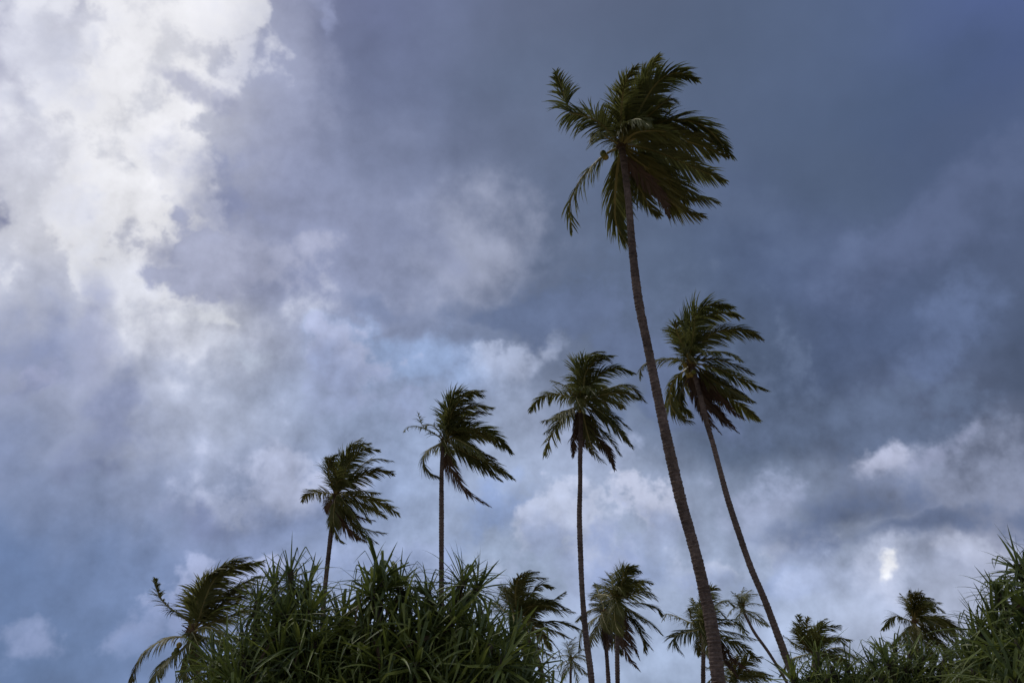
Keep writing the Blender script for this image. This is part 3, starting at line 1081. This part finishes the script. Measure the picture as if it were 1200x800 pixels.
palm('round headed coconut palm standing clear behind the low thicket beside the big right screw pine', 80, (1072.5, 727),
     [(1073, 750), (1073.5, 775), (1074, 800)],
     [[(690, 400), (670, 350), (650, 310)],
      [(695, 400), (705, 340), (735, 310)],
      [(700, 400), (745, 358), (810, 358)],
      [(705, 400), (730, 340), (775, 345)],
      [(670, 425), (610, 405), (555, 455)],
      [(720, 420), (800, 425), (880, 492)],
      [(710, 440), (780, 480), (870, 562)],
      [(710, 450), (770, 520), (852, 592)],
      [(670, 455), (620, 490), (578, 525)],
      [(690, 460), (680, 520), (690, 585)],
      [(700, 460), (725, 540), (740, 605)],
      [(670, 460), (650, 500), (650, 565)],
      [(715, 450), (780, 540), (812, 625)],
      [(685, 400), (690, 340), (690, 305)],
      [(720, 430), (790, 450), (850, 500)]],
     (4, 900, 620), 25, 4.2, 0.13, 0.17, extra=4, fresh=(9, 11), wind=0.3)


# ------------------------------------------------------------------ screw pines (long strap leaves in spiral heads)
def strap_leaf(kind, rng):
    """one strap leaf along +Y, V-shaped in section, arched or snapped; unit length, returns verts, faces, uv"""
    seg = 8
    pos, ang = np.zeros(2), 0.0
    bend = {'arch': -0.55, 'straight': -0.12, 'droop': -1.25, 'snap': -0.2, 'snap_low': -0.25, 'curl': -1.9}[kind] * rng.uniform(0.8, 1.2)
    snap_at = {'snap': 5, 'snap_low': 3}.get(kind, 99)
    V, UV = [], []
    sway = rng.normal(0, 0.06)
    for i in range(seg + 1):
        s = i / seg
        w = 0.030 * (0.75 + 0.25 * min(1, s * 4)) * (1 - s ** 2.2) + 0.0012
        keel = 0.35 * w
        ny, nz = -math.sin(ang), math.cos(ang)
        x = sway * s * s
        V += [(x - w, pos[0] + ny * keel, pos[1] + nz * keel), (x, pos[0], pos[1]), (x + w, pos[0] + ny * keel, pos[1] + nz * keel)]
        UV += [(0, s), (0.5, s), (1, s)]
        ang += bend / seg * (0.4 + 1.2 * s)
        if i == snap_at:
            ang -= rng.uniform(1.5, 2.2)
        pos = pos + np.array([math.cos(ang), math.sin(ang)]) / seg
    F = []
    for i in range(seg):
        a = 3 * i
        F += [(a, a + 1, a + 4, a + 3), (a + 1, a + 2, a + 5, a + 4)]
    return np.array(V), F, UV


LEAF_KINDS = ['arch', 'straight', 'droop', 'snap', 'snap_low', 'curl', 'arch', 'straight']
_lr = np.random.default_rng(77)
LEAF_SHAPES = [strap_leaf(k, _lr) for k in LEAF_KINDS]
LEAF_MATS = ['screw_green', 'screw_light', 'screw_dark', 'screw_dead']
LEAF_MESH = {}
for _i, (_v, _f, _u) in enumerate(LEAF_SHAPES):
    for _m in LEAF_MATS:
        _o = mesh_object('leaf', _v, _f, [M[_m]], None, _u)
        LEAF_MESH[_i, _m] = _o.data
        COL.objects.unlink(_o)
        bpy.data.objects.remove(_o)


def screw_pine(label, heads, foot, seed, leaf_len, leaves=50, light=0.25, dead=0.07, group=None, keep=300, wide=1.0):
    """heads: (px, py, distance); every head carries a spiral of strap leaves; branches run down to the foot"""
    rng = np.random.default_rng(seed)
    base = np.array([foot[0], foot[1], 0.0])
    root = empty('screw_pine', base, label, 'screw pine', group or 'screw pine shrubs before the palms')
    all_leaves = []
    centre = np.mean([at(*h[:3]) for h in heads], axis=0)
    for hi, h in enumerate(heads):
        c = at(*h[:3])
        size = h[3] if len(h) > 3 else 1.0
        outw = norm(np.array([c[0] - base[0], c[1] - base[1], 0]) + 1e-6)
        axis = norm(np.array([0, 0, 1.0]) + outw * 0.45 * rng.uniform(0.3, 1.4) + np.array([0.12, 0, 0]) + rng.normal(0, 0.12, 3))
        a1 = norm(np.cross(axis, np.array([0.3, 1, 0.2])))
        a2 = np.cross(axis, a1)
        n = int(leaves * rng.uniform(0.8, 1.25))
        head_light = light * rng.choice([0.35, 0.8, 1.2, 1.9])
        head_wide = wide * rng.uniform(0.8, 1.4)
        for k in range(n):
            s = (k + 0.5) / n                               # 0 = young upright heart, 1 = old outer leaf
            az = k * 2.3999 + rng.normal(0, 0.15)
            elev = R(78) - R(112) * s ** 0.8 + rng.normal(0, 0.22)
            out_ = math.cos(az) * a1 + math.sin(az) * a2
            y = norm(out_ * math.cos(elev) + axis * math.sin(elev))
            z = norm(axis * math.cos(elev) - out_ * math.sin(elev))
            x = np.cross(y, z)
            roll = rng.normal(0, 0.25)
            x, z = x * math.cos(roll) + z * math.sin(roll), z * math.cos(roll) - x * math.sin(roll)
            ln = leaf_len * size * (0.42 + 0.62 * math.sin(math.pi * (0.08 + 0.66 * s))) * rng.uniform(0.75, 1.2)
            if s < 0.3:
                shape = rng.choice([1, 7, 0, 3, 4, 3])
            elif s < 0.75:
                shape = rng.choice([0, 6, 3, 3, 2, 4, 0])
            else:
                shape = rng.choice([2, 5, 4, 2, 6])
            r = rng.random()
            if s > 0.82 and r < dead * 6:
                mat = 'screw_dead'
            elif r < head_light * (1.5 - s):
                mat = 'screw_light'
            elif r > 0.72:
                mat = 'screw_dark'
            else:
                mat = 'screw_green'
            o = c - axis * 0.22 * s * size + out_ * 0.03
            ww = ln * 0.55 + leaf_len * 0.45                # short leaves stay as broad as long ones
            mtx = np.eye(4)
            mtx[:3, 0], mtx[:3, 1], mtx[:3, 2], mtx[:3, 3] = x * ww * head_wide * rng.uniform(0.8, 1.25), y * ln, z * ln, o - base
            tip = o + y * ln * 0.6
            # how large it shows: near the surface facing the viewer and high in the mound
            show = -np.linalg.norm(tip - np.array([0, 0, EYE])) + 0.9 * tip[2] + 0.6 * ln
            if tip[2] < 2.0:
                show -= 5
            all_leaves.append((show, int(shape), mat, mtx))
        # branch under the head
        foot_pt = base + np.array([rng.normal(0, 0.25), rng.normal(0, 0.25), 0])
        mid = foot_pt * 0.45 + c * 0.55 + np.array([0, 0, -0.25 * c[2]]) * 0.5 + rng.normal(0, 0.15, 3)
        C, L_ = spline([foot_pt - np.array([0, 0, 0.1]), mid, c - axis * 0.45, c], 12)
        T = norm(np.gradient(C, axis=0))
        V, F = [], []
        for i in range(12):
            b1 = norm(np.cross(T[i], np.array([0.2, 1, 0.1])))
            b2 = np.cross(T[i], b1)
            rr = 0.07 - 0.035 * i / 11
            for j in range(6):
                a = math.pi * j / 3
                V.append(C[i] + rr * (1 + 0.12 * (i % 2)) * (math.cos(a) * b1 + math.sin(a) * b2) - base)
        for i in range(11):
            for j in range(6):
                a, b = i * 6 + j, i * 6 + (j + 1) % 6
                F.append((a, b, b + 6, a + 6))
        mesh_object('branch', V, F, [M['stem']], root, smooth=True)
    all_leaves.sort(key=lambda q: -q[0])
    for show, shape, mat, mtx in all_leaves[:keep]:
        o = bpy.data.objects.new('leaf', LEAF_MESH[shape, mat])
        COL.objects.link(o)
        o.parent = root
        o.matrix_local = Matrix(mtx.tolist())
    rest = all_leaves[keep:]
    if rest:
        VV, FF, UU, MI = [], [], [], []
        nv = 0
        for show, shape, mat, mtx in rest:
            v, f, u = LEAF_SHAPES[shape]
            VV.append(v @ mtx[:3, :3].T + mtx[:3, 3])
            FF += [tuple(a + nv for a in q) for q in f]
            UU += u
            MI += [LEAF_MATS.index(mat)] * len(f)
            nv += len(v)
        o = mesh_object('foliage', np.vstack(VV), FF, [M[m] for m in LEAF_MATS], root, UU, MI)
        o['kind'] = 'stuff'
    return root


def mound(outline, dist, depth, step, seed, bottom=940, shrink=0):
    """head places filling the mound under a crest line (photo pixels), bulging towards the viewer"""
    rng = np.random.default_rng(seed)
    xs = [p[0] for p in outline]
    ys = [p[1] for p in outline]
    x0, x1 = xs[0], xs[-1]
    out_ = []
    y = min(ys)
    row = 0
    while y < bottom:
        x = x0 + (row % 2) * step * 0.5
        while x <= x1:
            px, py = x + rng.normal(0, step * 0.18), y + rng.normal(0, step * 0.15)
            crest = np.interp(px, xs, ys)
            if py > crest:
                u = (px - (x0 + x1) / 2) / ((x1 - x0) / 2)
                h = min(1, (py - crest) / 170)
                bulge = math.sqrt(max(0, 1 - u * u)) * (0.25 + 0.75 * h)
                out_.append((px, py, dist - depth * bulge + rng.normal(0, 0.15), rng.uniform(0.85, 1.15)))
                if row < 5:          # a second layer behind
                    out_.append((px + rng.normal(0, 15), py + 25, dist + 0.7 + 0.5 * rng.random(), 1.0))
            x += step
        y += step * 0.8
        row += 1
    return out_


def foot_of(heads):
    P = np.array([at(*h[:3]) for h in heads])
    return P[:, 0].mean(), P[:, 1].mean() + 0.3


h = mound([(245, 795), (268, 758), (296, 724), (328, 692), (355, 695), (390, 712), (430, 735)], 11.2, 0.9, 34, 31) + [(340, 668, 11.0, 0.85), (322, 682, 11.3, 0.8), (362, 682, 11.2, 0.7), (302, 702, 11.1, 0.75)]
screw_pine('screw pine with a crest of fine upright leaf tips, beside the low palm', h, foot_of(h), 41, 0.66, light=0.36, wide=0.7)
h = mound([(410, 735), (440, 700), (480, 704), (520, 707), (550, 696), (588, 726), (618, 762), (645, 805)], 10.8, 1.0, 34, 32) + [(446, 672, 10.7, 0.85), (466, 682, 10.9, 0.75), (434, 690, 10.6, 0.7), (545, 676, 10.7, 0.8), (562, 684, 10.9, 0.7), (500, 692, 10.8, 0.7)]
screw_pine('broad screw pine with snapped leaf tips, in front of the straight palm trunk', h, foot_of(h), 42, 0.72, light=0.34, wide=0.85)
h = mound([(1126, 785), (1144, 740), (1163, 706), (1184, 672), (1206, 654), (1260, 644), (1330, 680), (1380, 770)], 10.2, 0.9, 36, 33) + [(1192, 662, 10.0, 0.75), (1170, 690, 10.1, 0.7), (1148, 726, 10.2, 0.65), (1136, 762, 10.3, 0.65)]
screw_pine('tall dark screw pine rising steeply with folded drooping leaves beside the low thicket', h, foot_of(h), 43, 0.66, light=0.2, wide=0.78)
h = mound([(930, 790), (950, 762), (990, 764), (1015, 782)], 17, 0.8, 19, 34, bottom=920)
screw_pine('small upright screw pine shrub at the foot of the slanting palm trunk', h, foot_of(h), 44, 0.64, leaves=26, light=0.28, wide=0.78)
h = mound([(1002, 785), (1030, 760), (1055, 748), (1080, 756), (1110, 762), (1140, 775)], 17, 0.9, 19, 35, bottom=920)
screw_pine('low screw pine thicket under the round headed palm, next to the tall dark shrub', h, foot_of(h), 45, 0.64, leaves=26, light=0.26, wide=0.78)
